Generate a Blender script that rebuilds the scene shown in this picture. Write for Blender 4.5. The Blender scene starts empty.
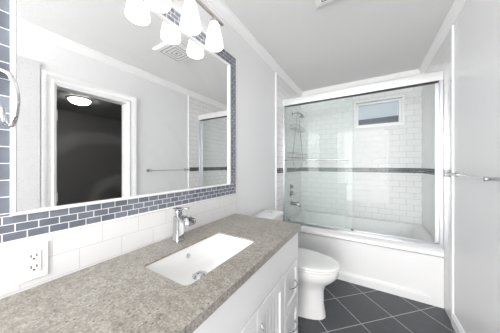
import bpy, bmesh, math, random
from mathutils import Vector, Matrix

sc = bpy.context.scene
COL = sc.collection
PI = math.pi

# ------------------------------------------------------------------ camera
cam_d = bpy.data.cameras.new('camera')
cam = bpy.data.objects.new('camera', cam_d)
COL.objects.link(cam)
cam_d.sensor_width = 36.0
cam_d.lens = 194.936 / 500 * 36
cam_d.shift_y = -1.5 / 500
cam_d.clip_start = 0.01
cam.location = (0.9597, 0.0, 1.2841)
cam.rotation_euler = (PI / 2, 0, 0.5442)
sc.camera = cam

# ------------------------------------------------------------------ world, exposure
wd = bpy.data.worlds.new('overcast_sky')
sc.world = wd
wd.use_nodes = True
wd.node_tree.nodes['Background'].inputs[0].default_value = (0.97, 0.985, 1.0, 1)
wd.node_tree.nodes['Background'].inputs[1].default_value = 0.78
vs = sc.view_settings
vs.view_transform = 'Standard'
vs.look = 'None'
vs.gamma = 1
vs.use_curve_mapping = False
vs.exposure = 1.1
SHADE_EMIT = 0.85       # glowing glass shades of the vanity light
HALL_EMIT = 12.0
# added fill light behind the camera, standing in for a flash
for nm, sx_, sy_, watt, loc_, rx_ in (('near_end_fill', 1.5, 2.4, 68, (0.775, -2.72, 1.24), PI / 2),):
    fill_d = bpy.data.lights.new(nm, 'AREA')
    fill_d.shape = 'RECTANGLE'
    fill_d.size, fill_d.size_y = sx_, sy_
    fill_d.energy = watt
    fill_d.color = (1.0, 0.985, 0.975)
    fill = bpy.data.objects.new(nm, fill_d)
    COL.objects.link(fill)
    fill.location = loc_
    fill.rotation_euler = (rx_, 0, 0)

sc.cycles.use_guiding = True
sc.cycles.sampling_pattern = 'TABULATED_SOBOL'
sc.cycles.max_bounces = 14
sc.cycles.diffuse_bounces = 6
sc.cycles.glossy_bounces = 8
sc.cycles.transparent_max_bounces = 16
sc.cycles.sample_clamp_indirect = 6.0

# ------------------------------------------------------------------ dimensions
W = 1.55          # room width
YB = 3.225        # far wall of the tub alcove
YF = -2.75        # wall behind the camera
ZC = 2.485        # ceiling
TY = 2.20         # where the alcove tile begins on the side walls


# ------------------------------------------------------------------ helpers
class MB:
    """collects shapes into one mesh"""
    def __init__(self):
        self.v = []
        self.f = []
        self.m = []
        self.mi = 0

    def add(self, vs_, fs_):
        o = len(self.v)
        self.v += [tuple(p) for p in vs_]
        self.f += [tuple(i + o for i in f) for f in fs_]
        self.m += [self.mi] * len(fs_)
        return self

    def box(self, x0, x1, y0, y1, z0, z1):
        vs_ = [(x, y, z) for z in (z0, z1) for y in (y0, y1) for x in (x0, x1)]
        return self.add(vs_, [(0, 2, 3, 1), (4, 5, 7, 6), (0, 1, 5, 4), (2, 6, 7, 3), (0, 4, 6, 2), (1, 3, 7, 5)])

    def loft(self, rings, cap0=True, cap1=True, closed=True):
        n = len(rings[0])
        vs_ = [p for r in rings for p in r]
        fs_ = []
        for i in range(len(rings) - 1):
            for j in range(n if closed else n - 1):
                k = (j + 1) % n
                fs_.append((i * n + j, i * n + k, (i + 1) * n + k, (i + 1) * n + j))
        if cap0:
            fs_.append(tuple(range(n - 1, -1, -1)))
        if cap1:
            o = (len(rings) - 1) * n
            fs_.append(tuple(range(o, o + n)))
        return self.add(vs_, fs_)

    def tube(self, pts, r, n=12, caps=True):
        pts = [Vector(p) for p in pts]
        rr = r if isinstance(r, (list, tuple)) else [r] * len(pts)
        t0 = (pts[1] - pts[0]).normalized()
        up = Vector((0, 0, 1)) if abs(t0.z) < 0.9 else Vector((1, 0, 0))
        nx = t0.cross(up).normalized()
        rings = []
        for i, p in enumerate(pts):
            if i == 0:
                t = t0
            elif i == len(pts) - 1:
                t = (pts[i] - pts[i - 1]).normalized()
            else:
                t = ((pts[i] - pts[i - 1]).normalized() + (pts[i + 1] - pts[i]).normalized())
                t = t.normalized() if t.length > 1e-6 else t0
            nx = (nx - t * nx.dot(t)).normalized()
            ny = t.cross(nx)
            rings.append([p + (nx * math.cos(2 * PI * k / n) + ny * math.sin(2 * PI * k / n)) * rr[i] for k in range(n)])
        return self.loft(rings, caps, caps)

    def lathe(self, prof, c=(0, 0, 0), axis='z', n=32, cap0=True, cap1=True):
        """prof: list of (radius, height along the axis)"""
        c = Vector(c)
        rings = []
        for r, h in prof:
            ring = []
            for k in range(n):
                a, b = r * math.cos(2 * PI * k / n), r * math.sin(2 * PI * k / n)
                if axis == 'z':
                    q = Vector((a, b, h))
                elif axis == 'x':
                    q = Vector((h, a, b))
                else:
                    q = Vector((b, h, a))
                ring.append(c + q)
            rings.append(ring)
        return self.loft(rings, cap0, cap1)

    def build(self, name, mat, parent=None, bevel=0.0, seg=2, smooth=True, ang=35, subsurf=0):
        me = bpy.data.meshes.new(name)
        me.from_pydata(self.v, [], self.f)
        bm = bmesh.new()
        bm.from_mesh(me)
        bmesh.ops.recalc_face_normals(bm, faces=bm.faces)
        bm.to_mesh(me)
        bm.free()
        for m_ in (mat if isinstance(mat, (list, tuple)) else [mat]):
            me.materials.append(m_)
        for p, i in zip(me.polygons, self.m):
            p.material_index = i
            p.use_smooth = smooth
        o = bpy.data.objects.new(name, me)
        COL.objects.link(o)
        if bevel:
            md = o.modifiers.new('bevel', 'BEVEL')
            md.width = bevel
            md.segments = seg
            md.limit_method = 'ANGLE'
            md.angle_limit = math.radians(30)
            md.harden_normals = False
        if subsurf:
            md = o.modifiers.new('sub', 'SUBSURF')
            md.levels = md.render_levels = subsurf
        if smooth:
            me.set_sharp_from_angle(angle=math.radians(ang))
        if parent is not None:
            o.parent = parent
            o.matrix_parent_inverse = Matrix.Translation(-parent.location) @ Matrix.Identity(4) if False else parent.matrix_basis.inverted()
        return o


def tag(o, label, cat, group=None, kind=None):
    o['label'] = label
    o['category'] = cat
    if group:
        o['group'] = group
    if kind:
        o['kind'] = kind
    return o


def thing(name, label, cat, loc, group=None):
    o = bpy.data.objects.new(name, None)
    o.empty_display_size = 0.05
    COL.objects.link(o)
    o.location = loc
    return tag(o, label, cat, group)


def struct(o):
    o['kind'] = 'structure'
    return o


def rrect(x0, x1, y0, y1, z, r, k=6):
    """rounded rectangle ring in a horizontal plane, counter-clockwise"""
    pts = []
    for cx, cy, a0 in ((x1 - r, y1 - r, 0), (x0 + r, y1 - r, 90), (x0 + r, y0 + r, 180), (x1 - r, y0 + r, 270)):
        for i in range(k + 1):
            a = math.radians(a0 + 90 * i / k)
            pts.append((cx + r * math.cos(a), cy + r * math.sin(a), z))
    return pts


def rect_match(x0, x1, y0, y1, z, k=6):
    """the sharp rectangle with one point for each point of rrect()"""
    pts = []
    for cx, cy in ((x1, y1), (x0, y1), (x0, y0), (x1, y0)):
        pts += [(cx, cy, z)] * (k + 1)
    return pts


def profile_run(prof, p0, p1, inward):
    """extrude a 2D profile (distance from wall, z) along a wall from p0 to p1"""
    inward = Vector((inward[0], inward[1], 0))
    m = MB()
    rings = [[Vector((p[0], p[1], 0)) + inward * d + Vector((0, 0, z)) for d, z in prof] for p in (p0, p1)]
    m.loft(rings)
    return m


# ------------------------------------------------------------------ materials
def new_mat(name):
    m = bpy.data.materials.new(name)
    m.use_nodes = True
    nt = m.node_tree
    return m, nt, nt.nodes['Principled BSDF']


def pbr(name, col, rough=0.5, metal=0.0, spec=0.5, coat=0.0):
    m, nt, b = new_mat(name)
    b.inputs['Base Color'].default_value = (*col, 1)
    b.inputs['Roughness'].default_value = rough
    b.inputs['Metallic'].default_value = metal
    b.inputs['Specular IOR Level'].default_value = spec
    b.inputs['Coat Weight'].default_value = coat
    b.inputs['Coat Roughness'].default_value = 0.05
    return m


def noise_paint(name, col, rough, bump=0.02, scale=180, spec=0.5):
    m, nt, b = new_mat(name)
    b.inputs['Base Color'].default_value = (*col, 1)
    b.inputs['Roughness'].default_value = rough
    b.inputs['Specular IOR Level'].default_value = spec
    tc = nt.nodes.new('ShaderNodeTexCoord')
    n = nt.nodes.new('ShaderNodeTexNoise')
    n.inputs['Scale'].default_value = scale
    bp = nt.nodes.new('ShaderNodeBump')
    bp.inputs['Strength'].default_value = bump
    bp.inputs['Distance'].default_value = 0.01
    nt.links.new(tc.outputs['Object'], n.inputs['Vector'])
    nt.links.new(n.outputs['Fac'], bp.inputs['Height'])
    nt.links.new(bp.outputs['Normal'], b.inputs['Normal'])
    return m


def tile_mat(name, uaxis, vaxis, u0, v0, tw, th, grout, c1, c2, cg, rough=0.12, offset=0.5, rot45=False, bump=0.3, mott=0.0, bias=0.0, spec=0.5):
    """running-bond tile: u along the row, v across the rows (object space = room space)"""
    m, nt, b = new_mat(name)
    L = nt.links.new
    tc = nt.nodes.new('ShaderNodeTexCoord')
    sp = nt.nodes.new('ShaderNodeSeparateXYZ')
    L(tc.outputs['Object'], sp.inputs[0])

    def axis(a):
        return sp.outputs['XYZ'.index(a)]
    cb = nt.nodes.new('ShaderNodeCombineXYZ')

    def math_(op, a, bb):
        n = nt.nodes.new('ShaderNodeMath')
        n.operation = op
        for i, q in enumerate((a, bb)):
            if isinstance(q, (int, float)):
                n.inputs[i].default_value = q
            else:
                L(q, n.inputs[i])
        return n.outputs[0]
    if rot45:
        u = math_('MULTIPLY', math_('ADD', axis('X'), axis('Y')), 0.70711)
        v = math_('MULTIPLY', math_('SUBTRACT', axis('Y'), axis('X')), 0.70711)
    else:
        u, v = axis(uaxis), axis(vaxis)
    L(math_('SUBTRACT', u, u0), cb.inputs[0])
    L(math_('SUBTRACT', v, v0), cb.inputs[1])
    br = nt.nodes.new('ShaderNodeTexBrick')
    br.offset = offset
    br.inputs['Scale'].default_value = 1.0
    br.inputs['Mortar Size'].default_value = grout
    br.inputs['Mortar Smooth'].default_value = 0.15
    br.inputs['Bias'].default_value = bias
    br.inputs['Brick Width'].default_value = tw
    br.inputs['Row Height'].default_value = th
    br.inputs['Color1'].default_value = (*c1, 1)
    br.inputs['Color2'].default_value = (*c2, 1)
    br.inputs['Mortar'].default_value = (*cg, 1)
    L(cb.outputs[0], br.inputs['Vector'])
    col = br.outputs['Color']
    if mott:
        n = nt.nodes.new('ShaderNodeTexNoise')
        n.inputs['Scale'].default_value = 28
        n.inputs['Detail'].default_value = 5
        L(tc.outputs['Object'], n.inputs['Vector'])
        mr = nt.nodes.new('ShaderNodeMapRange')
        mr.inputs[1].default_value = 0.3
        mr.inputs[2].default_value = 0.7
        mr.inputs[3].default_value = 1 - mott
        mr.inputs[4].default_value = 1 + mott
        L(n.outputs['Fac'], mr.inputs[0])
        mx = nt.nodes.new('ShaderNodeVectorMath')
        mx.operation = 'SCALE'
        L(col, mx.inputs[0])
        L(mr.outputs[0], mx.inputs['Scale'])
        col = mx.outputs[0]
    L(col, b.inputs['Base Color'])
    rg = nt.nodes.new('ShaderNodeMapRange')
    rg.inputs[3].default_value = rough
    rg.inputs[4].default_value = 0.75
    L(br.outputs['Fac'], rg.inputs[0])
    L(rg.outputs[0], b.inputs['Roughness'])
    b.inputs['Specular IOR Level'].default_value = spec
    bp = nt.nodes.new('ShaderNodeBump')
    bp.invert = True
    bp.inputs['Strength'].default_value = bump
    bp.inputs['Distance'].default_value = 0.002
    L(br.outputs['Fac'], bp.inputs['Height'])
    L(bp.outputs['Normal'], b.inputs['Normal'])
    return m


def glass_pane(name, tint, haze, haze_col=(0.85, 0.92, 0.90), refl=1.0):
    """clear pane: see-through tint, fresnel mirror, a little diffuse haze"""
    m, nt, b = new_mat(name)
    nt.nodes.remove(b)
    L = nt.links.new
    out = nt.nodes['Material Output']
    tr = nt.nodes.new('ShaderNodeBsdfTransparent')
    tr.inputs[0].default_value = (*tint, 1)
    df = nt.nodes.new('ShaderNodeBsdfDiffuse')
    df.inputs[0].default_value = (*haze_col, 1)
    gl = nt.nodes.new('ShaderNodeBsdfGlossy')
    gl.inputs['Roughness'].default_value = 0.01
    m1 = nt.nodes.new('ShaderNodeMixShader')
    m1.inputs[0].default_value = haze
    L(tr.outputs[0], m1.inputs[1])
    L(df.outputs[0], m1.inputs[2])
    fr = nt.nodes.new('ShaderNodeFresnel')
    fr.inputs['IOR'].default_value = 1.5
    # the fresnel of the pane seen from either side
    geo = nt.nodes.new('ShaderNodeNewGeometry')
    inv = nt.nodes.new('ShaderNodeMath')
    inv.operation = 'MULTIPLY'
    inv.inputs[1].default_value = refl
    io = nt.nodes.new('ShaderNodeMapRange')
    io.inputs[3].default_value = 1.5
    io.inputs[4].default_value = 1.5
    L(geo.outputs['Backfacing'], io.inputs[0])
    L(fr.outputs[0], inv.inputs[0])
    # leaving the slab: no total internal reflection, so weight only the entering face
    mk = nt.nodes.new('ShaderNodeMath')
    mk.operation = 'MULTIPLY'
    one = nt.nodes.new('ShaderNodeMath')
    one.operation = 'SUBTRACT'
    one.inputs[0].default_value = 1.0
    L(geo.outputs['Backfacing'], one.inputs[1])
    L(inv.outputs[0], mk.inputs[0])
    L(one.outputs[0], mk.inputs[1])
    m2 = nt.nodes.new('ShaderNodeMixShader')
    L(mk.outputs[0], m2.inputs[0])
    L(m1.outputs[0], m2.inputs[1])
    L(gl.outputs[0], m2.inputs[2])
    L(m2.outputs[0], out.inputs['Surface'])
    return m


def emissive(name, col, strength, base=(0.9, 0.9, 0.9)):
    m, nt, b = new_mat(name)
    b.inputs['Base Color'].default_value = (*base, 1)
    b.inputs['Roughness'].default_value = 0.3
    b.inputs['Emission Color'].default_value = (*col, 1)
    b.inputs['Emission Strength'].default_value = strength
    return m


M = {}
M['wall'] = noise_paint('wall_paint', (0.84, 0.84, 0.85), 0.35, 0.0, 160)
M['ceiling'] = noise_paint('ceiling_paint', (0.78, 0.78, 0.772), 0.7, 0.03, 220)
M['trim'] = pbr('trim_white', (0.90, 0.90, 0.90), 0.3)
M['white_gloss'] = pbr('white_gloss', (0.86, 0.86, 0.855), 0.12)
M['porcelain'] = pbr('porcelain', (0.88, 0.88, 0.87), 0.06, coat=0.3)
M['acrylic'] = pbr('tub_acrylic', (0.80, 0.80, 0.80), 0.15)
M['cabinet'] = pbr('cabinet_white', (0.87, 0.87, 0.875), 0.32)
M['chrome'] = pbr('chrome', (0.60, 0.61, 0.62), 0.06, 1.0)
M['dark_chrome'] = pbr('dull_chrome', (0.34, 0.35, 0.36), 0.12, 1.0)
M['wire'] = pbr('steel_wire', (0.30, 0.29, 0.28), 0.35, 0.9)
M['nickel'] = pbr('brushed_nickel', (0.62, 0.58, 0.54), 0.28, 1.0)
M['alu'] = pbr('whitened_aluminium', (0.95, 0.955, 0.96), 0.3, 0.65)  # header whitened in colour, standing in for reflected vanity light
M['alu_dull'] = pbr('satin_aluminium', (0.66, 0.68, 0.70), 0.32, 1.0)
M['dark'] = pbr('dark_rubber_and_gaps', (0.03, 0.03, 0.03), 0.5)
M['slot'] = pbr('socket_slot', (0.02, 0.02, 0.02), 0.6)
M['plastic'] = pbr('white_plastic', (0.86, 0.86, 0.85), 0.25)
M['unlit_room'] = noise_paint('unlit_room_dark', (0.20, 0.20, 0.205), 0.6, 0.02, 100)  # darkness of the unlit room put into its wall, ceiling and floor colour
M['floor'] = tile_mat('slate_floor_tile', 'X', 'Y', 2.73 * 0.70711, 0.90 * 0.70711, 0.313, 0.313, 0.0036,
                      (0.058, 0.065, 0.073), (0.068, 0.075, 0.083), (0.45, 0.45, 0.45), 0.36, 0.0, True, 0.4, 0.10)
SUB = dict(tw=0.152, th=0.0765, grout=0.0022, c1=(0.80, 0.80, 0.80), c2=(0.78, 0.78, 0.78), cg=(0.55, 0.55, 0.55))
M['sub_yz'] = tile_mat('white_subway_side', 'Y', 'Z', 0.0, 0.54, rough=0.15, **dict(SUB, c1=(0.88, 0.88, 0.88), c2=(0.86, 0.86, 0.86), cg=(0.50, 0.50, 0.50)))  # same tile made paler here, light on the side walls put into colour
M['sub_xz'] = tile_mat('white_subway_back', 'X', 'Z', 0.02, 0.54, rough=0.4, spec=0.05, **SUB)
SP = dict(SUB)
SP.update(tw=0.150, th=0.078, grout=0.0014, cg=(0.62, 0.62, 0.62))
M['splash'] = tile_mat('white_backsplash_tile', 'Y', 'Z', 0.227, 0.886, rough=0.1, **SP)
BL = dict(tw=0.0515, th=0.0262, grout=0.0014, c1=(0.140, 0.157, 0.190), c2=(0.212, 0.232, 0.270), cg=(0.78, 0.78, 0.79))
M['blue_h'] = tile_mat('blue_grey_mosaic_rows', 'Y', 'Z', 0.142, 1.0475, rough=0.15, mott=0.10, **BL)
M['blue_v'] = tile_mat('blue_grey_mosaic_columns', 'Z', 'Y', 1.083, 1.249 - 0.0262 * 4, rough=0.15, mott=0.10, **BL)
MO = dict(tw=0.046, th=0.0213, grout=0.0018, c1=(0.015, 0.016, 0.019), c2=(0.07, 0.073, 0.08), cg=(0.28, 0.28, 0.29), spec=0.2)
M['blue_v_left'] = tile_mat('blue_grey_mosaic_left_columns', 'Z', 'Y', 1.083, 0.133 - 0.0285 * 4, rough=0.15, mott=0.10, **dict(BL, th=0.0285))
M['mosaic_yz'] = tile_mat('dark_mosaic_side', 'Y', 'Z', 0.0, 1.181, rough=0.15, **MO)
M['mosaic_xz'] = tile_mat('dark_mosaic_back', 'X', 'Z', 0.0, 1.181, rough=0.15, **MO)
M['glass_left'] = glass_pane('shower_glass_hazy', (0.95, 0.975, 0.968), 0.07, refl=0.4)
M['glass_right'] = glass_pane('shower_glass_clear', (0.975, 0.985, 0.983), 0.02, refl=0.35)
M['glass_window'] = glass_pane('window_glass', (0.90, 0.93, 0.95), 0.0)
M['shade'] = emissive('frosted_lit_glass', (1.0, 0.975, 0.94), SHADE_EMIT, (0.55, 0.55, 0.55))
M['hall_lamp'] = emissive('hall_lamp_glass', (1.0, 0.95, 0.88), HALL_EMIT)
M['dark_concrete'] = noise_paint('dark_concrete', (0.16, 0.175, 0.19), 0.8, 0.2, 40)
M['concrete'] = noise_paint('pale_concrete', (0.62, 0.64, 0.66), 0.8, 0.2, 40)


def stone():
    m, nt, b = new_mat('speckled_grey_stone')
    L = nt.links.new
    tc = nt.nodes.new('ShaderNodeTexCoord')

    def noise(scale, detail=3, rough=0.6):
        n = nt.nodes.new('ShaderNodeTexNoise')
        n.inputs['Scale'].default_value = scale
        n.inputs['Detail'].default_value = detail
        n.inputs['Roughness'].default_value = rough
        L(tc.outputs['Object'], n.inputs['Vector'])
        return n.outputs['Fac']

    def ramp(f, stops):
        r = nt.nodes.new('ShaderNodeValToRGB')
        el = r.color_ramp.elements
        while len(el) < len(stops):
            el.new(0.5)
        for e, (p, c) in zip(el, stops):
            e.position = p
            e.color = (*c, 1)
        L(f, r.inputs[0])
        return r.outputs[0]

    def mix(f, a, c, mode='MIX'):
        x = nt.nodes.new('ShaderNodeMix')
        x.data_type = 'RGBA'
        x.blend_type = mode
        if isinstance(f, float):
            x.inputs[0].default_value = f
        else:
            L(f, x.inputs[0])
        for s, q in ((6, a), (7, c)):
            if isinstance(q, tuple):
                x.inputs[s].default_value = (*q, 1)
            else:
                L(q, x.inputs[s])
        return x.outputs[2]
    base = mix(1.0, ramp(noise(7, 6), [(0.3, (0.296, 0.275, 0.243)), (0.7, (0.380, 0.361, 0.327))]), ramp(noise(34, 4, 0.65), [(0.33, (0.80, 0.79, 0.78)), (0.66, (1.17, 1.17, 1.16))]), 'MULTIPLY')
    fine = ramp(noise(150, 4, 0.7), [(0.35, (0.60, 0.59, 0.58)), (0.62, (1.18, 1.18, 1.17))])
    c = mix(1.0, base, fine, 'MULTIPLY')
    vo = nt.nodes.new('ShaderNodeTexVoronoi')
    vo.inputs['Scale'].default_value = 75
    L(tc.outputs['Object'], vo.inputs['Vector'])
    light = ramp(vo.outputs['Distance'], [(0.13, (1, 1, 1)), (0.22, (0, 0, 0))])
    c = mix(light, c, (0.50, 0.48, 0.45))
    vo2 = nt.nodes.new('ShaderNodeTexVoronoi')
    vo2.inputs['Scale'].default_value = 48
    L(tc.outputs['Object'], vo2.inputs['Vector'])
    dk = ramp(vo2.outputs['Distance'], [(0.13, (1, 1, 1)), (0.20, (0, 0, 0))])
    c = mix(dk, c, (0.15, 0.135, 0.115))
    L(c, b.inputs['Base Color'])
    b.inputs['Roughness'].default_value = 0.28
    return m


M['stone'] = stone()


def mirror_mat():
    """silvered glass with a faint wiped film of dust"""
    m, nt, b = new_mat('silvered_mirror')
    nt.nodes.remove(b)
    L = nt.links.new
    out = nt.nodes['Material Output']
    gl = nt.nodes.new('ShaderNodeBsdfGlossy')
    gl.inputs['Color'].default_value = (0.93, 0.935, 0.93, 1)
    gl.inputs['Roughness'].default_value = 0.0
    df = nt.nodes.new('ShaderNodeBsdfDiffuse')
    df.inputs[0].default_value = (0.8, 0.8, 0.8, 1)
    tc = nt.nodes.new('ShaderNodeTexCoord')
    wv = nt.nodes.new('ShaderNodeTexWave')
    wv.wave_type = 'RINGS'
    wv.rings_direction = 'X'
    wv.inputs['Scale'].default_value = 1.6
    wv.inputs['Distortion'].default_value = 4.0
    wv.inputs['Detail'].default_value = 3.0
    mp = nt.nodes.new('ShaderNodeMapping')
    mp.inputs['Location'].default_value = (0, -0.42, -1.1)
    L(tc.outputs['Object'], mp.inputs[0])
    L(mp.outputs[0], wv.inputs['Vector'])
    no = nt.nodes.new('ShaderNodeTexNoise')
    no.inputs['Scale'].default_value = 5
    L(tc.outputs['Object'], no.inputs['Vector'])
    r1 = nt.nodes.new('ShaderNodeMapRange')
    r1.inputs[1].default_value = 0.78
    r1.inputs[2].default_value = 1.0
    r1.inputs[3].default_value = 0.0
    r1.inputs[4].default_value = 0.05
    L(wv.outputs['Fac'], r1.inputs[0])
    mu = nt.nodes.new('ShaderNodeMath')
    mu.operation = 'MULTIPLY'
    L(r1.outputs[0], mu.inputs[0])
    L(no.outputs['Fac'], mu.inputs[1])
    ad = nt.nodes.new('ShaderNodeMath')
    ad.operation = 'ADD'
    ad.inputs[1].default_value = 0.012
    L(mu.outputs[0], ad.inputs[0])
    # dried splashes: small dots near the left and lower edges
    vo = nt.nodes.new('ShaderNodeTexVoronoi')
    vo.inputs['Scale'].default_value = 120
    L(tc.outputs['Object'], vo.inputs['Vector'])
    dots = nt.nodes.new('ShaderNodeMapRange')
    dots.inputs[1].default_value = 0.16
    dots.inputs[2].default_value = 0.28
    dots.inputs[3].default_value = 0.22
    dots.inputs[4].default_value = 0.0
    L(vo.outputs['Distance'], dots.inputs[0])
    sp = nt.nodes.new('ShaderNodeSeparateXYZ')
    L(tc.outputs['Object'], sp.inputs[0])
    edge = nt.nodes.new('ShaderNodeMapRange')
    edge.inputs[1].default_value = 0.20
    edge.inputs[2].default_value = 0.34
    edge.inputs[3].default_value = 1.0
    edge.inputs[4].default_value = 0.0
    L(sp.outputs['Y'], edge.inputs[0])
    n2 = nt.nodes.new('ShaderNodeTexNoise')
    n2.inputs['Scale'].default_value = 14
    L(tc.outputs['Object'], n2.inputs['Vector'])
    e2 = nt.nodes.new('ShaderNodeMath')
    e2.operation = 'MULTIPLY'
    L(edge.outputs[0], e2.inputs[0])
    L(n2.outputs['Fac'], e2.inputs[1])
    e3 = nt.nodes.new('ShaderNodeMath')
    e3.operation = 'MULTIPLY_ADD'
    L(dots.outputs[0], e3.inputs[0])
    L(e2.outputs[0], e3.inputs[1])
    L(ad.outputs[0], e3.inputs[2])
    ms = nt.nodes.new('ShaderNodeMixShader')
    L(e3.outputs[0], ms.inputs[0])
    L(gl.outputs[0], ms.inputs[1])
    L(df.outputs[0], ms.inputs[2])
    L(ms.outputs[0], out.inputs['Surface'])
    return m


M['mirror'] = mirror_mat()

# ================================================================== STRUCTURE
TH = 0.12
DY0, DY1, DZ = 0.605, 1.262, 2.045      # doorway in the right wall
struct(MB().box(-TH, W + TH, YF - TH, YB + TH, -0.1, 0).build('floor', M['floor']))
struct(MB().box(-TH, W + TH, YF - TH, YB + TH, ZC, ZC + 0.1).build('ceiling', M['ceiling']))
struct(MB().box(-TH, 0, YF - TH, YB + TH, 0, ZC).build('wall_left', M['wall']))
wr = MB()
wr.box(W, W + TH, YF - TH, DY0, 0, ZC)
wr.box(W, W + TH, DY1, YB + TH, 0, ZC)
wr.box(W, W + TH, DY0, DY1, DZ, ZC)
struct(wr.build('wall_right', M['wall']))
struct(MB().box(0, W, YF - TH, YF, 0, ZC).build('wall_near', M['wall']))
# far wall with the window opening
WX0, WX1, WZ0, WZ1 = 0.80, 1.352, 1.822, 2.185
wb = MB()
wb.box(0, WX0, YB, YB + TH, 0, ZC)
wb.box(WX1, W, YB, YB + TH, 0, ZC)
wb.box(WX0, WX1, YB, YB + TH, 0, WZ0)
wb.box(WX0, WX1, YB, YB + TH, WZ1, ZC)
struct(wb.build('wall_far', M['wall']))

# alcove tile skins (8 mm) with the dark mosaic band let in
TS = 0.008
Z0, BZ0, BZ1 = 0.50, 1.181, 1.245
ZT = ZC - 0.07
for nm, x0, x1 in (('left', 0, TS), ('right', W - TS, W)):
    t = MB()
    t.box(x0, x1, TY, YB, Z0 if nm == 'x' else 0.0, BZ0)
    t.box(x0, x1, TY, YB, BZ1, ZC)
    struct(t.build('wall_%s_tile' % nm, M['sub_yz']))
    struct(MB().box(x0, x1, TY, YB, BZ0, BZ1).build('wall_%s_mosaic_band' % nm, M['mosaic_yz']))
t = MB()
y0, y1 = YB - TS, YB
t.box(TS, W - TS, y0, y1, 0.45, BZ0)
t.box(TS, WX0, y0, y1, BZ1, ZC)
t.box(WX1, W - TS, y0, y1, BZ1, ZC)
t.box(WX0, WX1, y0, y1, BZ1, WZ0)
t.box(WX0, WX1, y0, y1, WZ1, ZC)
struct(t.build('wall_far_tile', M['sub_xz']))
struct(MB().box(TS, W - TS, y0, y1, BZ0, BZ1).build('wall_far_mosaic_band', M['mosaic_xz']))

# crown moulding
CP, CD = 0.050, 0.078
CR = [(0, ZC - CD), (0.008, ZC - CD), (0.010, ZC - CD + 0.012), (0.020, ZC - CD + 0.020), (0.032, ZC - 0.032),
      (0.040, ZC - 0.016), (CP, ZC - 0.012), (CP, ZC), (0, ZC)]
struct(profile_run(CR, (0, YF), (0, YB), (1, 0)).build('trim_1', M['trim']))
struct(profile_run(CR, (W, YF), (W, YB), (-1, 0)).build('trim_2', M['trim']))
struct(profile_run(CR, (0, YB), (W, YB), (0, -1)).build('trim_3', M['trim']))
struct(profile_run(CR, (0, YF), (W, YF), (0, 1)).build('trim_4', M['trim']))
# bead trims where the tile begins
struct(MB().box(0, 0.014, TY - 0.022, TY, 0, ZC - CD).build('trim_5', M['trim'], bevel=0.004))
struct(MB().box(W - 0.014, W, TY - 0.024, TY, 0, ZC - CD).build('trim_6', M['trim'], bevel=0.004))
# baseboards
BB = [(0, 0), (0.016, 0), (0.016, 0.072), (0.011, 0.078), (0.011, 0.086), (0.006, 0.094), (0, 0.096)]
struct(profile_run(BB, (W, DY1 + 0.105), (W, TY - 0.024), (-1, 0)).build('baseboard_right', M['trim']))
struct(profile_run(BB, (0, 1.34), (0, TY - 0.022), (1, 0)).build('baseboard_left', M['trim']))

# window in the far wall: casing, sash, pane, light well outside
win = bpy.data.objects.new('window_1', None)
COL.objects.link(win)
win.location = (1.07, YB, 2.0)
struct(win)


def frame_xz(x0, x1, z0, z1, w, ya, yb, m=None):
    m = m or MB()
    m.box(x0, x1, ya, yb, z1 - w, z1)
    m.box(x0, x1, ya, yb, z0, z0 + w)
    m.box(x0, x0 + w, ya, yb, z0 + w, z1 - w)
    m.box(x1 - w, x1, ya, yb, z0 + w, z1 - w)
    return m


struct(frame_xz(WX0 - 0.012, WX1 + 0.012, WZ0 - 0.012, WZ1 + 0.012, 0.022, YB - 0.016, YB - TS, None).build('window_casing', M['trim'], win, bevel=0.003))
struct(frame_xz(WX0 + 0.006, WX1 - 0.006, WZ0 + 0.006, WZ1 - 0.006, 0.034, YB + 0.03, YB + 0.075).build('window_sash', M['trim'], win, bevel=0.004))
struct(MB().box(WX0 + 0.03, WX1 - 0.03, YB + 0.050, YB + 0.055, WZ0 + 0.03, WZ1 - 0.03).build('window_pane', M['glass_window'], win))
lw = MB()
lw.box(WX0 - 0.5, WX1 + 0.5, YB + 0.75, YB + 0.85, 1.2, 2.75)
struct(lw.build('wall_outside', M['concrete']))
lg = MB()
lg.loft([[(x, YB + 0.16, 1.2), (x, YB + 0.16, z), (x, YB + 0.30, z), (x, YB + 0.30, 1.2)] for x, z in ((WX0 - 0.3, 1.955), (WX1 + 0.3, 1.985))])
struct(lg.build('kerb_outside', M['dark_concrete']))

# doorway: casing, jamb, stop, hinges; dark room beyond
door = bpy.data.objects.new('door_1', None)
COL.objects.link(door)
door.location = (W, (DY0 + DY1) / 2, 0)
struct(door)
CW = 0.088
jm = MB()
jm.box(W - 0.002, W + TH + 0.002, DY0 - 0.002, DY0 + 0.018, 0, DZ)
jm.box(W - 0.002, W + TH + 0.002, DY1 - 0.018, DY1 + 0.002, 0, DZ)
jm.box(W - 0.002, W + TH + 0.002, DY0 + 0.018, DY1 - 0.018, DZ - 0.018, DZ + 0.002)
struct(jm.build('door_jamb', M['trim'], door, bevel=0.003))


def casing(prof_w):
    """stepped casing around the opening, mitred at the upper corners"""
    prof = [(0.0, 0.0), (0.0, 0.014), (0.012, 0.018), (0.022, 0.012), (0.050, 0.014), (0.060, 0.022), (prof_w, 0.024), (prof_w, 0.0)]
    rings = []
    for (y, z, sy, sz) in ((DY0, 0, -1, 0), (DY0, DZ, -1, 1), (DY1, DZ, 1, 1), (DY1, 0, 1, 0)):
        rings.append([(W - d, y + sy * (a - 0.004), z + sz * (a - 0.004)) for a, d in prof])
    return MB().loft(rings)


struct(casing(CW).build('door_casing', M['trim'], door))
hg = MB()
for z in (0.98, 1.75):
    hg.tube([(W + 0.012, DY0 + 0.022, z - 0.045), (W + 0.012, DY0 + 0.022, z + 0.045)], 0.006, 10)
struct(hg.build('door_hinge', M['nickel'], door))
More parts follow.
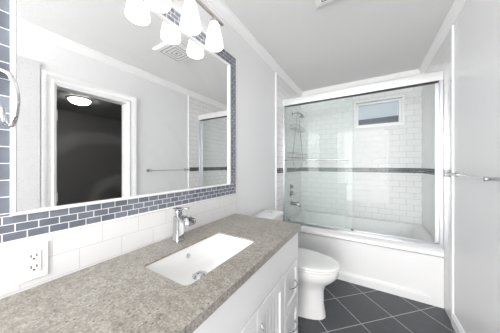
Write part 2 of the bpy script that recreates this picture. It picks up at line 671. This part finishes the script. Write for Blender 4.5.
# flat white slab door beside the doorway
M['door'] = pbr('door_paint', (0.66, 0.66, 0.665), 0.35)
d2 = struct(MB().box(W - 0.022, W - 0.002, -0.16, 0.512, 0.01, 2.19).build('door_2', M['door'], None, bevel=0.003))

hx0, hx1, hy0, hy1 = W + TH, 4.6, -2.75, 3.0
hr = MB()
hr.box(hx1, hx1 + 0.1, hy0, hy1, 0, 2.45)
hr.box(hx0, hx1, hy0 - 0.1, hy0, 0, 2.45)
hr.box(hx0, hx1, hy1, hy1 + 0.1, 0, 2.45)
struct(hr.build('wall_dark_room', M['unlit_room']))
struct(MB().box(hx0, hx1, hy0, hy1, 2.45, 2.55).build('ceiling_dark_room', M['unlit_room']))
struct(MB().box(hx0, hx1, hy0, hy1, -0.1, 0.0).build('floor_dark_room', M['unlit_room']))

# ================================================================== BATHTUB
tub = thing('bathtub', 'white built-in bathtub with a recessed apron behind the sliding glass doors', 'bathtub', (W / 2, 2.8, 0))
TX0, TX1, TF, TBK = TS + 0.001, W - TS - 0.001, 2.377, YB - TS - 0.001
ZR, ZS = 0.533, 0.4625
K = 8
tb = MB()
rings = [rect_match(TX0, TX1, TF, TBK, ZS, K), rect_match(TX0, TX1, TF, TBK, ZR - 0.006, K),
         rect_match(TX0 + 0.004, TX1 - 0.004, TF + 0.006, TBK - 0.004, ZR, K),
         rrect(TX0 + 0.085, TX1 - 0.075, TF + 0.125, TBK - 0.055, ZR, 0.10, K),
         rrect(TX0 + 0.10, TX1 - 0.095, TF + 0.135, TBK - 0.067, ZR - 0.02, 0.10, K),
         rrect(TX0 + 0.14, TX1 - 0.22, TF + 0.165, TBK - 0.10, 0.20, 0.12, K),
         rrect(TX0 + 0.19, TX1 - 0.34, TF + 0.21, TBK - 0.15, 0.135, 0.10, K)]
tb.loft([rect_match(TX0, TX1, TF + 0.05, TBK, ZS, K)] + rings, cap0=False, cap1=True)
tb.build('tub_body', M['acrylic'], tub, ang=50)
ap = MB()
AZ = ZS - 0.009
AF = TF + 0.010
ry = 0.018


def rxz(x0, x1, z0, z1, y):
    return [(x0, y, z0), (x1, y, z0), (x1, y, z1), (x0, y, z1)]


ap.loft([rxz(TX0, TX1, 0.0, AZ, TF + 0.09), rxz(TX0, TX1, 0.0, AZ, AF), rxz(TX0 + 0.10, TX1 - 0.085, 0.070, AZ - 0.004, AF),
         rxz(TX0 + 0.135, TX1 - 0.155, 0.095, AZ - 0.006, AF + ry)], cap0=True, cap1=True)
ap.build('apron', M['acrylic'], tub, bevel=0.003, seg=3)
dr = MB().lathe([(0.0, 0), (0.032, 0), (0.034, 0.004), (0.0, 0.008)], (0.30, 2.80, 0.135), n=24, cap0=False, cap1=False)
dr.build('drain', M['chrome'], tub)

# ================================================================== SLIDING SHOWER DOOR
sd = thing('sliding_shower_door', 'frameless sliding glass shower door in bright aluminium rails on the bathtub rim', 'shower door', (W / 2, 2.44, ZR))
hd = MB()
hp = [(2.398, 2.052), (2.398, 2.128), (2.404, 2.138), (2.470, 2.138), (2.476, 2.128), (2.476, 2.052)]
hd.loft([[(x, y, z) for y, z in hp] for x in (TS + 0.001, W - TS - 0.001)])
hd.build('header_rail', M['alu'], sd, bevel=0.003)
MB().box(TS + 0.03, W - TS - 0.03, 2.408, 2.466, 2.0475, 2.0515).build('rail_gap_shade', M['dark'], sd)  # solid dark strip painting the shade in the gap under the header
tk = MB()
tkp = [(2.402, ZR + 0.001), (2.400, ZR + 0.030), (2.408, ZR + 0.034), (2.416, ZR + 0.016), (2.440, ZR + 0.016), (2.443, ZR + 0.028), (2.470, ZR + 0.028), (2.474, ZR + 0.001)]
tk.loft([[(x, y, z) for y, z in tkp] for x in (TS + 0.001, W - TS - 0.001)])
tk.build('bottom_track', M['alu_dull'], sd)
for x0, x1 in ((TS + 0.001, TS + 0.028), (W - TS - 0.030, W - TS - 0.001)):
    MB().box(x0, x1, 2.398, 2.478, ZR + 0.030, 2.052).build('side_jamb', M['alu_dull'], sd, bevel=0.003)
gp = MB().box(TS + 0.022, 0.812, 2.421, 2.427, ZR + 0.020, 2.046)
g1 = gp.build('glass_panel', M['glass_left'], sd)
g1['label'] = 'left glass panel, hazy grey-green, carrying the towel bar'
g2 = MB().box(0.735, W - TS - 0.026, 2.450, 2.456, ZR + 0.030, 2.046).build('glass_panel', M['glass_right'], sd)
g2['label'] = 'clear right glass panel'
# thin bright edge on each pane
for x, ya in ((0.813, 2.4205), (0.7335, 2.4495)):
    MB().box(x - 0.0012, x + 0.0012, ya, ya + 0.007, ZR + 0.035, 2.04).build('glass_edge', M['glass_right'], sd)
MB().box(W - TS - 0.048, W - TS - 0.030, 2.445, 2.461, ZR + 0.030, 2.046).build('pane_stile', M['alu_dull'], sd)
MB().box(0.796, 0.826, 2.414, 2.436, ZR + 0.017, ZR + 0.040).build('guide_block', M['dark'], sd, bevel=0.002)
MB().box(TS + 0.06, TS + 0.09, 2.412, 2.434, ZR + 0.017, ZR + 0.040).build('guide_block', M['dark'], sd, bevel=0.002)
brz = 1.345
tbm = MB().tube([(0.045, 2.372, brz), (0.77, 2.372, brz)], 0.0075, 12)
tbm.lathe([(0.0075, 0), (0.010, 0.002), (0.010, 0.010), (0.0, 0.014)], (0.768, 2.372, brz), 'x', 12, cap0=False, cap1=False)
bar = tbm.build('towel_bar', M['chrome'], sd)
for x in (0.10, 0.715):
    MB().tube([(x, 2.372, brz), (x, 2.421, brz)], [0.006, 0.009], 12).build('bracket', M['chrome'], bar)

# ================================================================== SHOWER FITTINGS ON THE LEFT ALCOVE WALL
sh = thing('shower_fixture', 'chrome shower head on a short arm high on the left alcove wall', 'shower head', (TS, 2.78, 2.037))
a_ = MB().tube([(TS, 2.78, 2.037), (0.05, 2.78, 2.045), (0.09, 2.78, 2.04), (0.13, 2.77, 2.02), (0.15, 2.765, 2.005)], 0.0085, 12)
a_.lathe([(0.0, 0.0), (0.028, 0.0), (0.026, 0.006), (0.010, 0.012)], (TS, 2.78, 2.037), 'x', 24)
a_.build('shower_arm', M['dark_chrome'], sh)
MB().lathe([(0.010, 0.012), (0.014, 0.0), (0.034, -0.030), (0.036, -0.038), (0.0, -0.038)], (0.152, 2.764, 2.000), 'z', 24, cap1=False).build('spray_head', M['dark_chrome'], sh)

cd = thing('shower_caddy', 'chrome wire shower caddy with two basket shelves hanging from the shower arm', 'shower caddy', (0.06, 2.79, 1.4))
wm = MB()
wr_ = 0.0034
for s in (-1, 1):
    wm.tube([(0.085, 2.80 + s * 0.012, 2.060), (0.085, 2.80 + s * 0.045, 1.99), (0.085, 2.80 + s * 0.085, 1.86), (0.085, 2.80 + s * 0.14, 1.70),
             (0.085, 2.80 + s * 0.24, 1.38), (0.085, 2.80 + s * 0.19, 1.29), (0.085, 2.80 + s * 0.09, 1.245), (0.085, 2.80, 1.24)], wr_ * 1.3, 8)
wm.tube([(0.085, 2.788, 2.060), (0.085, 2.80, 2.064), (0.085, 2.812, 2.060)], wr_ * 1.3, 8)
wm.build('hanger_frame', M['wire'], cd)


def basket(z, hw, depth, hgt):
    m = MB()
    for dz in (0, hgt):
        p = [(0.03, 2.80 - hw, z + dz), (0.03 + depth, 2.80 - hw, z + dz), (0.03 + depth, 2.80 + hw, z + dz), (0.03, 2.80 + hw, z + dz), (0.03, 2.80 - hw, z + dz)]
        m.tube(p, wr_, 6)
    n = 11
    for i in range(n):
        y = 2.80 - hw + 2 * hw * i / (n - 1)
        m.tube([(0.03, y, z + 0.001), (0.03 + depth, y, z + 0.001), (0.03 + depth, y, z + hgt)], wr_ * 0.6, 5)
    return m


basket(1.39, 0.27, 0.12, 0.06).build('wire_basket', M['wire'], cd)
basket(1.79, 0.20, 0.10, 0.05).build('wire_basket', M['wire'], cd)

vl = thing('shower_valve', 'chrome shower valve with two round dials above the tub spout', 'valve', (TS, 2.70, 0.91))
MB().lathe([(0.0, 0), (0.040, 0), (0.038, 0.006), (0.024, 0.010), (0.022, 0.038), (0.0, 0.040)], (TS, 2.70, 0.975), 'x', 28, cap0=False, cap1=False).build('dial', M['dark_chrome'], vl)
pl = MB().lathe([(0.0, 0), (0.054, 0), (0.052, 0.006), (0.030, 0.012), (0.026, 0.045), (0.0, 0.048)], (TS, 2.70, 0.880), 'x', 28, cap0=False, cap1=False)
pl.build('dial', M['dark_chrome'], vl)
MB().tube([(0.052, 2.70, 0.880), (0.060, 2.735, 0.872), (0.060, 2.775, 0.868)], [0.008, 0.007, 0.005], 10).build('lever', M['dark_chrome'], vl)
sp_ = thing('tub_spout', 'chrome tub spout under the shower valve', 'spout', (TS, 2.70, 0.73))
s_ = MB().tube([(TS, 2.70, 0.735), (0.05, 2.70, 0.735), (0.10, 2.70, 0.733), (0.135, 2.70, 0.722), (0.148, 2.70, 0.700)], [0.030, 0.026, 0.024, 0.022, 0.018], 20)
s_.build('spout_body', M['dark_chrome'], sp_)
MB().tube([(0.115, 2.70, 0.752), (0.115, 2.70, 0.772)], [0.006, 0.009], 12).build('diverter_knob', M['dark_chrome'], sp_)

# ================================================================== VANITY
CX, CY0, CY1, CZ, CT = 0.564, -0.10, 1.339, 0.878, 0.036
SX0, SX1, SY0, SY1 = 0.182, 0.442, 0.448, 0.912
VF, VE = 0.528, 1.326           # cabinet face and far end
vc = thing('vanity_cabinet', 'white shaker vanity cabinet with beadboard doors and a drawer stack beside the toilet', 'cabinet', (0.27, 0.62, 0))
cb_ = MB()
cb_.box(0.004, VF, CY0 + 0.02, VE, 0.10, 0.66)
cb_.box(0.004, VF - 0.06, CY0 + 0.02, VE - 0.004, 0.0, 0.10)
cb_.box(VF - 0.02, VF, CY0 + 0.02, VE, 0.66, CZ - CT - 0.001)
cb_.box(0.004, VF - 0.02, VE - 0.018, VE, 0.66, CZ - CT - 0.001)
cb_.box(0.004, VF - 0.02, CY0 + 0.02, CY0 + 0.038, 0.66, CZ - CT - 0.001)
cb_.build('carcass', M['cabinet'], vc, bevel=0.0015)


def panel_front(y0, y1, z0, z1, fr, bead, parent, name, th=0.019):
    """frame-and-panel front on the cabinet face"""
    x0, x1 = VF + 0.001, VF + th
    m = MB()

    def ring(ya, yb, za, zb, x):
        return [(x, ya, za), (x, yb, za), (x, yb, zb), (x, ya, zb)]
    a = (y0 + fr, y1 - fr, z0 + fr, z1 - fr)
    rg = [ring(y0, y1, z0, z1, x0), ring(y0, y1, z0, z1, x1 - 0.002), ring(y0 + 0.002, y1 - 0.002, z0 + 0.002, z1 - 0.002, x1), ring(*a, x1)]
    e = 0.005 if bead else 0.012
    rg.append(ring(a[0] + e, a[1] - e, a[2] + e, a[3] - e, x1 - 0.008))
    if bead:
        m.loft(rg, True, False)
        ya, yb, za, zb = a[0] + 0.005, a[1] - 0.005, a[2] + 0.005, a[3] - 0.005
        n = 5
        w = (yb - ya) / n
        prof = []
        for i in range(n):
            y = ya + i * w
            prof += [(y, 0), (y + 0.002, 0.0) if i == 0 else (y + 0.003, 0.0), ]
            prof[-2] = (y, -0.005 if i else 0)
            prof.append((y + w - 0.003, 0.0))
        prof.append((yb, 0))
        vs_ = [(x1 - 0.008 + d, y, z) for z in (za, zb) for y, d in prof]
        k = len(prof)
        m.add(vs_, [(i, i + 1, k + i + 1, k + i) for i in range(k - 1)])
    else:
        m.loft(rg, True, True)
    return m.build(name, M['cabinet'], parent, smooth=False)


def pull(p0, p1, out, parent):
    """arched bow handle between two feet"""
    p0, p1, out = Vector(p0), Vector(p1), Vector(out)
    pts, rr = [], []
    n = 12
    for i in range(n + 1):
        t = i / n
        pts.append(p0.lerp(p1, t) + out * (math.sin(PI * t) ** 0.55))
        rr.append(0.0042 + 0.0016 * abs(2 * t - 1))
    return MB().tube(pts, rr, 10).build('handle', M['chrome'], parent)


XH = VF + 0.0195
fp = panel_front(CY0 + 0.03, VE - 0.004, 0.652, CZ - CT - 0.004, 0.0001, False, vc, 'valance_panel') if False else \
    MB().box(VF + 0.0005, VF + 0.019, CY0 + 0.03, VE - 0.002, 0.655, CZ - CT - 0.003).build('valance_panel', M['cabinet'], vc, bevel=0.002)
for y0, y1, hy in ((0.402, 0.735, 0.700), (0.741, 1.070, 0.772)):
    d = panel_front(y0, y1, 0.115, 0.648, 0.062, True, vc, 'door')
    pull((XH, hy, 0.47), (XH, hy, 0.57), (0.026, 0, 0), d)
for ya, yb in ((1.076, VE - 0.002), (CY0 + 0.03, 0.396)):
    for z0, z1 in ((0.386, 0.648), (0.115, 0.380)):
        d = panel_front(ya, yb, z0, z1, 0.040, False, vc, 'drawer')
        yc, zc_ = (ya + yb) / 2 + 0.015, (z0 + z1) / 2
        pull((XH - 0.006, yc - 0.05, zc_), (XH - 0.006, yc + 0.05, zc_), (0.030, 0, 0), d)

# countertop with the basin cut-out
ct = MB()
K = 6
inn = lambda z, e=0.0: rrect(SX0 - e, SX1 + e, SY0 - e, SY1 + e, z, 0.020 + e, K)
out_ = lambda z, e=0.0: rect_match(0.0005 + e * 0, CX - e, CY0 + e, CY1 - e, z, K)
b_ = 0.004
CI = 0.009          # slab thickness at the cut-out; the outer edges are built up
ct.loft([inn(CZ - CT, 0.04), inn(CZ - CI, 0.04), inn(CZ - CI), inn(CZ - 0.002), inn(CZ, 0.002), out_(CZ, b_), out_(CZ - b_, 0), out_(CZ - CT, 0), inn(CZ - CT, 0.04)], False, False)
cto = ct.build('countertop', M['stone'], None, ang=30)
tag(cto, 'speckled grey-brown stone countertop with a rectangular basin cut-out on the white vanity', 'countertop')

# undermount basin
bs = thing('sink_basin', 'white rectangular undermount basin sunk in the grey stone countertop', 'sink', (0.318, 0.676, 0.70))
zb = CZ - CI - 0.0008
ri = lambda e, z, r: rrect(SX0 - e, SX1 + e, SY0 - e, SY1 + e, z, r, 8)
bm_ = MB()
bm_.loft([ri(0.022, zb, 0.045), ri(0.003, zb, 0.024), ri(0.0, zb - 0.012, 0.028), ri(-0.014, zb - 0.085, 0.040), ri(-0.035, zb - 0.108, 0.045), ri(-0.08, zb - 0.112, 0.03)], False, True)
bm_.loft([ri(0.022, zb, 0.045), ri(0.022, zb - 0.012, 0.045), ri(0.010, zb - 0.02, 0.045), ri(0.0, zb - 0.10, 0.05), ri(-0.03, zb - 0.13, 0.05)], False, True)
bm_.build('bowl', M['porcelain'], bs, ang=60)
zd = zb - 0.112
MB().lathe([(0.036, 0.000), (0.036, 0.003), (0.030, 0.006), (0.026, 0.004), (0.024, 0.004), (0.023, 0.010), (0.016, 0.016), (0.0, 0.018)], (0.275, 0.672, zd), 'z', 28, cap1=False).build('drain_stopper', M['chrome'], bs)
MB().lathe([(0.0, 0.004), (0.011, 0.004), (0.012, 0.0)], (SX0 + 0.006, 0.676, zb - 0.04), 'x', 20, cap0=False, cap1=False).build('overflow_ring', M['chrome'], bs)

# waterfall faucet
fc = thing('faucet', 'chrome waterfall faucet with a flat lever behind the white basin', 'faucet', (0.085, 0.70, CZ))
FX, FY = 0.085, 0.70
bd = MB()
bd.loft([rrect(FX - 0.026, FX + 0.026, FY - 0.026, FY + 0.026, CZ + 0.0005, 0.010), rrect(FX - 0.026, FX + 0.026, FY - 0.026, FY + 0.026, CZ + 0.006, 0.010),
         rrect(FX - 0.022, FX + 0.022, FY - 0.023, FY + 0.023, CZ + 0.010, 0.006), rrect(FX - 0.021, FX + 0.021, FY - 0.022, FY + 0.022, CZ + 0.070, 0.006),
         rrect(FX - 0.019, FX + 0.024, FY - 0.022, FY + 0.022, CZ + 0.115, 0.006), rrect(FX - 0.021, FX + 0.026, FY - 0.023, FY + 0.023, CZ + 0.130, 0.010)])
bd.build('body', M['chrome'], fc, ang=40)
st = MB()
rings = []
for t in range(9):
    a = t / 8
    x = FX + 0.012 + a * 0.092
    hw = 0.020 + 0.014 * math.sin(PI * min(1, a * 1.15) * 0.5) if a < 0.9 else 0.026
    z = CZ + 0.118 - 0.014 * a * a
    rings.append([(x, FY - hw, z + 0.016), (x, FY - hw, z), (x, FY - hw * 0.6, z - 0.008), (x, FY + hw * 0.6, z - 0.008), (x, FY + hw, z), (x, FY + hw, z + 0.016),
                  (x, FY + hw - 0.004, z + 0.016), (x, FY + hw - 0.005, z + 0.003), (x, FY, z - 0.002), (x, FY - hw + 0.005, z + 0.003), (x, FY - hw + 0.004, z + 0.016)])
st.loft(rings)
st.build('open_spout', M['chrome'], fc, ang=40)
MB().lathe([(0.019, 0.0), (0.020, 0.002), (0.020, 0.030), (0.017, 0.034), (0.0, 0.035)], (FX, FY, CZ + 0.1305), 'z', 28, cap1=False).build('handle_hub', M['chrome'], fc)
lv = MB()
lp = []
for x, hw, z0 in ((FX - 0.030, 0.012, 0.1655), (FX - 0.015, 0.019, 0.1655), (FX + 0.02, 0.018, 0.168), (FX + 0.065, 0.013, 0.175), (FX + 0.078, 0.009, 0.177)):
    lp.append([(x, FY - hw, CZ + z0), (x, FY + hw, CZ + z0), (x, FY + hw, CZ + z0 + 0.007), (x, FY - hw, CZ + z0 + 0.007)])
lv.loft(lp)
lv.build('lever', M['chrome'], fc, bevel=0.002)

# ================================================================== BACKSPLASH, BORDER, MIRROR
PZ0, PZ1 = 1.038, 1.047
bsz = MB().box(0.0004, 0.010, CY0, CY1, CZ + 0.0005, PZ0)
bo = bsz.build('backsplash', M['splash'], None)
tag(bo, 'white subway tile backsplash two rows high above the stone countertop', 'backsplash')
pz = MB()
pz.box(0.0004, 0.014, CY0, CY1, PZ0, PZ1)
po = pz.build('pencil_trim', M['white_gloss'], bo, bevel=0.004)
MY0, MY1, MZ0, MZ1 = 0.133, 1.249, 1.126, 2.084      # white frame outer
BW = 0.088
tbd = thing('tile_border', 'blue-grey mosaic tile border around the mirror on the left wall', 'tile border', (0.005, 0.69, 1.0475))
MB().box(0.0004, 0.010, MY0 - BW, CY1, PZ1, MZ0 + 0.001).build('mosaic_row', M['blue_h'], tbd)
MB().box(0.0004, 0.010, MY0 - BW, CY1, MZ1 - 0.001, MZ1 + BW + 0.006).build('mosaic_row', M['blue_h'], tbd)
MB().box(0.0004, 0.010, MY0 - BW, MY0 + 0.001, MZ0 + 0.001, MZ1 - 0.001).build('mosaic_column', M['blue_v_left'], tbd)
MB().box(0.0004, 0.010, MY1 - 0.001, CY1, MZ0 + 0.001, MZ1 - 0.001).build('mosaic_column', M['blue_v'], tbd)
mi = thing('vanity_mirror', 'large wall mirror in a thin white frame inside the blue-grey tile border', 'mirror', (0.01, 0.69, MZ0))
fw = 0.011
mf = MB()
fd0, fd1 = 0.0015, 0.024
fpz = [(0.0, fd0), (0.0, fd1 - 0.003), (0.003, fd1), (fw - 0.003, fd1), (fw, fd1 - 0.006), (fw, fd0)]
rings = []
for (y, z, sy, sz) in ((MY0, MZ0, 1, 1), (MY1, MZ0, -1, 1), (MY1, MZ1, -1, -1), (MY0, MZ1, 1, -1), (MY0, MZ0, 1, 1)):
    rings.append([(d, y + sy * a, z + sz * a) for a, d in fpz])
mf.loft(rings, False, False)
mf.build('mirror_frame', M['white_gloss'], mi, ang=30)
MB().box(0.002, 0.010, MY0 + 0.006, MY1 - 0.006, MZ0 + 0.006, MZ1 - 0.006).build('mirror_glass', M['mirror'], mi)

# duplex outlet
ol = thing('electrical_outlet', 'white duplex electrical outlet in the backsplash near the left end', 'outlet', (0.010, 0.182, 0.964))
OY0, OY1, OZ0, OZ1 = 0.146, 0.216, 0.905, 1.022
MB().box(0.0102, 0.0155, OY0, OY1, OZ0, OZ1).build('cover_plate', M['plastic'], ol, bevel=0.0025, seg=3)
yc = (OY0 + OY1) / 2
rcp = MB().box(0.0156, 0.0182, yc - 0.0165, yc + 0.0165, 0.964 - 0.034, 0.964 + 0.034).build('receptacle', M['plastic'], ol, bevel=0.0012)
for zc_ in (0.964 - 0.018, 0.964 + 0.018):
    s2 = MB()
    s2.box(0.0175, 0.0186, yc - 0.0078, yc - 0.0052, zc_ - 0.001, zc_ + 0.008)
    s2.box(0.0175, 0.0186, yc + 0.0052, yc + 0.0078, zc_ - 0.001, zc_ + 0.008)
    s2.lathe([(0.0028, 0), (0.0028, 0.0011)], (0.0175, yc, zc_ - 0.007), 'x', 12)
    s2.build('socket_slots', M['slot'], rcp)

# towel ring at the left edge
tr_ = thing('towel_ring', 'chrome open towel ring on the mosaic at the left edge of the mirror', 'towel ring', (0.010, 0.085, 1.56))
MB().lathe([(0.0, 0.0003), (0.024, 0.0003), (0.023, 0.008), (0.014, 0.012), (0.011, 0.040), (0.012, 0.055)], (0.010, 0.088, 1.560), 'x', 24, cap0=False).build('post', M['chrome'], tr_)
rp = [(0.050, 0.095, 1.562), (0.060, 0.112, 1.556), (0.075, 0.123, 1.545), (0.100, 0.128, 1.512), (0.118, 0.129, 1.484), (0.125, 0.1285, 1.455), (0.120, 0.127, 1.424), (0.108, 0.125, 1.405),
      (0.090, 0.122, 1.396), (0.070, 0.118, 1.397), (0.052, 0.115, 1.408), (0.040, 0.114, 1.428), (0.034, 0.114, 1.453)]
MB().tube(rp, 0.0062, 12).build('ring', M['chrome'], tr_)

# ================================================================== VANITY LIGHT
vl2 = thing('vanity_light', 'brushed nickel vanity light bar with four lit frosted shades above the mirror', 'wall light', (0.0, 0.67, 2.24))
MB().lathe([(0.0, 0.0004), (0.065, 0.0004), (0.066, 0.012), (0.056, 0.022), (0.030, 0.026), (0.0, 0.027)], (0.0, 0.67, 2.268), 'x', 32, cap0=False, cap1=False).build('wall_plate', M['nickel'], vl2)
MB().tube([(0.026, 0.67, 2.268), (0.075, 0.67, 2.268), (0.097, 0.67, 2.262)], 0.011, 14).build('arm', M['nickel'], vl2)
br_ = MB().box(0.087, 0.107, 0.275, 1.062, 2.250, 2.264)
br_.build('bar', M['nickel'], vl2, bevel=0.003)
for i in range(4):
    y = 0.973 - i * 0.2
    c = (0.097, y, 0)
    MB().lathe([(0.011, 2.250), (0.013, 2.240), (0.026, 2.230), (0.028, 2.214), (0.024, 2.213)], c, 'z', 24).build('shade_holder', M['nickel'], vl2)
    prof = [(0.022, 2.214), (0.030, 2.210), (0.035, 2.190), (0.044, 2.150), (0.053, 2.105), (0.058, 2.075), (0.058, 2.062), (0.054, 2.056), (0.052, 2.062), (0.050, 2.080), (0.030, 2.190), (0.022, 2.206)]
    MB().lathe(prof, c, 'z', 32, cap0=False, cap1=False).build('lamp_shade', M['shade'], vl2)

# ================================================================== CEILING FAN PLATE
fn = thing('exhaust_fan', 'square white exhaust fan grille with concentric slots on the ceiling', 'exhaust fan', (0.80, 1.36, ZC))
FXc, FYc, FH = 0.79, 1.36, 0.165
zt = ZC - 0.0008
MB().loft([[(FXc + sx * h, FYc + sy * h, z) for sx, sy in ((-1, -1), (1, -1), (1, 1), (-1, 1))] for h, z in ((FH, zt), (FH, zt - 0.010), (FH - 0.014, zt - 0.020), (FH - 0.05, zt - 0.022))]).build('cover', M['plastic'], fn, smooth=False)
for h in (0.115, 0.078, 0.042):
    m = MB()
    w = 0.0055
    zz0, zz1 = zt - 0.0228, zt - 0.0221
    m.box(FXc - h, FXc + h, FYc - h, FYc - h + w, zz0, zz1)
    m.box(FXc - h, FXc + h, FYc + h - w, FYc + h, zz0, zz1)
    m.box(FXc - h, FXc - h + w, FYc - h + w, FYc + h - w, zz0, zz1)
    m.box(FXc + h - w, FXc + h, FYc - h + w, FYc + h - w, zz0, zz1)
    m.build('vent_slot', M['dark'], fn, smooth=False)
MB().box(FXc - 0.010, FXc + 0.010, FYc - 0.010, FYc + 0.010, zt - 0.0235, zt - 0.0221).build('center_boss', M['dark'], fn)

# ================================================================== TOILET
to = thing('toilet', 'white skirted toilet with closed oval lid between the vanity and the bathtub', 'toilet', (0.35, 1.74, 0))
TYC = 1.74


def egg(xb, xf, hw, z, n=40, p=2.3, back=0.42):
    """egg-shaped ring: blunt at the wall side, long at the front"""
    xm = xb + (xf - xb) * back
    pts = []
    for i in range(n):
        a = 2 * PI * i / n
        ca, sa = math.cos(a), math.sin(a)
        q = p if ca < 0 else 2.05
        rx = (xf - xm) if ca > 0 else (xm - xb)
        pts.append((xm + rx * math.copysign(abs(ca) ** (2 / q), ca), TYC + hw * math.copysign(abs(sa) ** (2 / q), sa), z))
    return pts


bw = MB()
bw.loft([egg(0.05, 0.655, 0.118, 0.0005, p=3.2, back=0.5), egg(0.05, 0.652, 0.118, 0.03, p=3.2, back=0.5), egg(0.05, 0.640, 0.112, 0.12, p=3.2, back=0.5),
         egg(0.05, 0.640, 0.114, 0.22, p=3.0, back=0.5), egg(0.05, 0.660, 0.126, 0.275, p=2.8, back=0.5), egg(0.05, 0.715, 0.156, 0.32, p=2.6, back=0.47),
         egg(0.06, 0.750, 0.178, 0.365, p=2.5, back=0.45), egg(0.08, 0.758, 0.183, 0.405, back=0.44), egg(0.10, 0.755, 0.181, 0.418, back=0.44), egg(0.14, 0.742, 0.170, 0.4215, back=0.44)])
bw.build('bowl', M['porcelain'], to, ang=50)
sx = MB()
sx.loft([egg(0.235, 0.760, 0.184, 0.423), egg(0.230, 0.766, 0.188, 0.427), egg(0.230, 0.766, 0.188, 0.436), egg(0.235, 0.761, 0.184, 0.4395)])
sx.build('seat', M['porcelain'], to, ang=50)
ld = MB()
ld.loft([egg(0.228, 0.762, 0.185, 0.4415), egg(0.222, 0.768, 0.190, 0.446), egg(0.222, 0.768, 0.190, 0.456), egg(0.228, 0.760, 0.184, 0.462), egg(0.26, 0.72, 0.155, 0.4665), egg(0.34, 0.62, 0.08, 0.469)])
ld.build('lid', M['porcelain'], to, ang=50)
tn = MB()
rr = lambda e, z, r=0.035, x1=0.0: rrect(0.018 - 0, 0.205 + e + x1, TYC - 0.185 - e, TYC + 0.185 + e, z, r, 6)
tn.loft([rr(-0.030, 0.40), rr(-0.022, 0.43), rr(-0.008, 0.60), rr(-0.002, 0.762)])
tn.build('tank', M['porcelain'], to, ang=50)
tl = MB()
tl.loft([rr(0.004, 0.7635), rr(0.008, 0.768), rr(0.008, 0.792), rr(0.002, 0.800), rr(-0.02, 0.802, 0.03)])
tl.build('tank_lid', M['porcelain'], to, ang=50)
MB().lathe([(0.024, 0.0), (0.024, 0.004), (0.020, 0.006), (0.0, 0.006)], (0.115, 1.785, 0.8022), 'z', 24, cap1=False).build('flush_button', M['chrome'], to)

# ================================================================== TOWEL BAR ON THE RIGHT WALL
tw = thing('towel_bar', 'slim chrome towel bar fixed to the right wall beside the bathtub', 'towel bar', (W, 1.82, 1.212))
bz = 1.211
MB().tube([(W - 0.062, 1.475, bz), (W - 0.062, 2.145, bz)], 0.0055, 14).build('rail', M['chrome'], tw)
for y in (1.505, 2.115):
    m = MB().lathe([(0.0, -0.0004), (0.022, -0.0004), (0.021, -0.010), (0.010, -0.016), (0.009, -0.050), (0.0125, -0.054), (0.0125, -0.072), (0.0, -0.074)], (W, y, bz), 'x', 22, cap0=False, cap1=False)
    m.build('post', M['chrome'], tw)

# ================================================================== LAMP IN THE DARK ROOM
hl = thing('ceiling_lamp', 'lit dome ceiling lamp in the dark room seen through the mirror', 'ceiling light', (3.42, 1.39, 2.45))
MB().lathe([(0.0, 2.4495), (0.17, 2.4495), (0.175, 2.435), (0.16, 2.428)], (3.42, 1.39, 0), 'z', 36, cap0=False).build('canopy', M['nickel'], hl)
MB().lathe([(0.155, 2.4275), (0.145, 2.400), (0.115, 2.375), (0.065, 2.358), (0.0, 2.352)], (3.42, 1.39, 0), 'z', 36, cap1=False).build('glass_dome', M['hall_lamp'], hl)
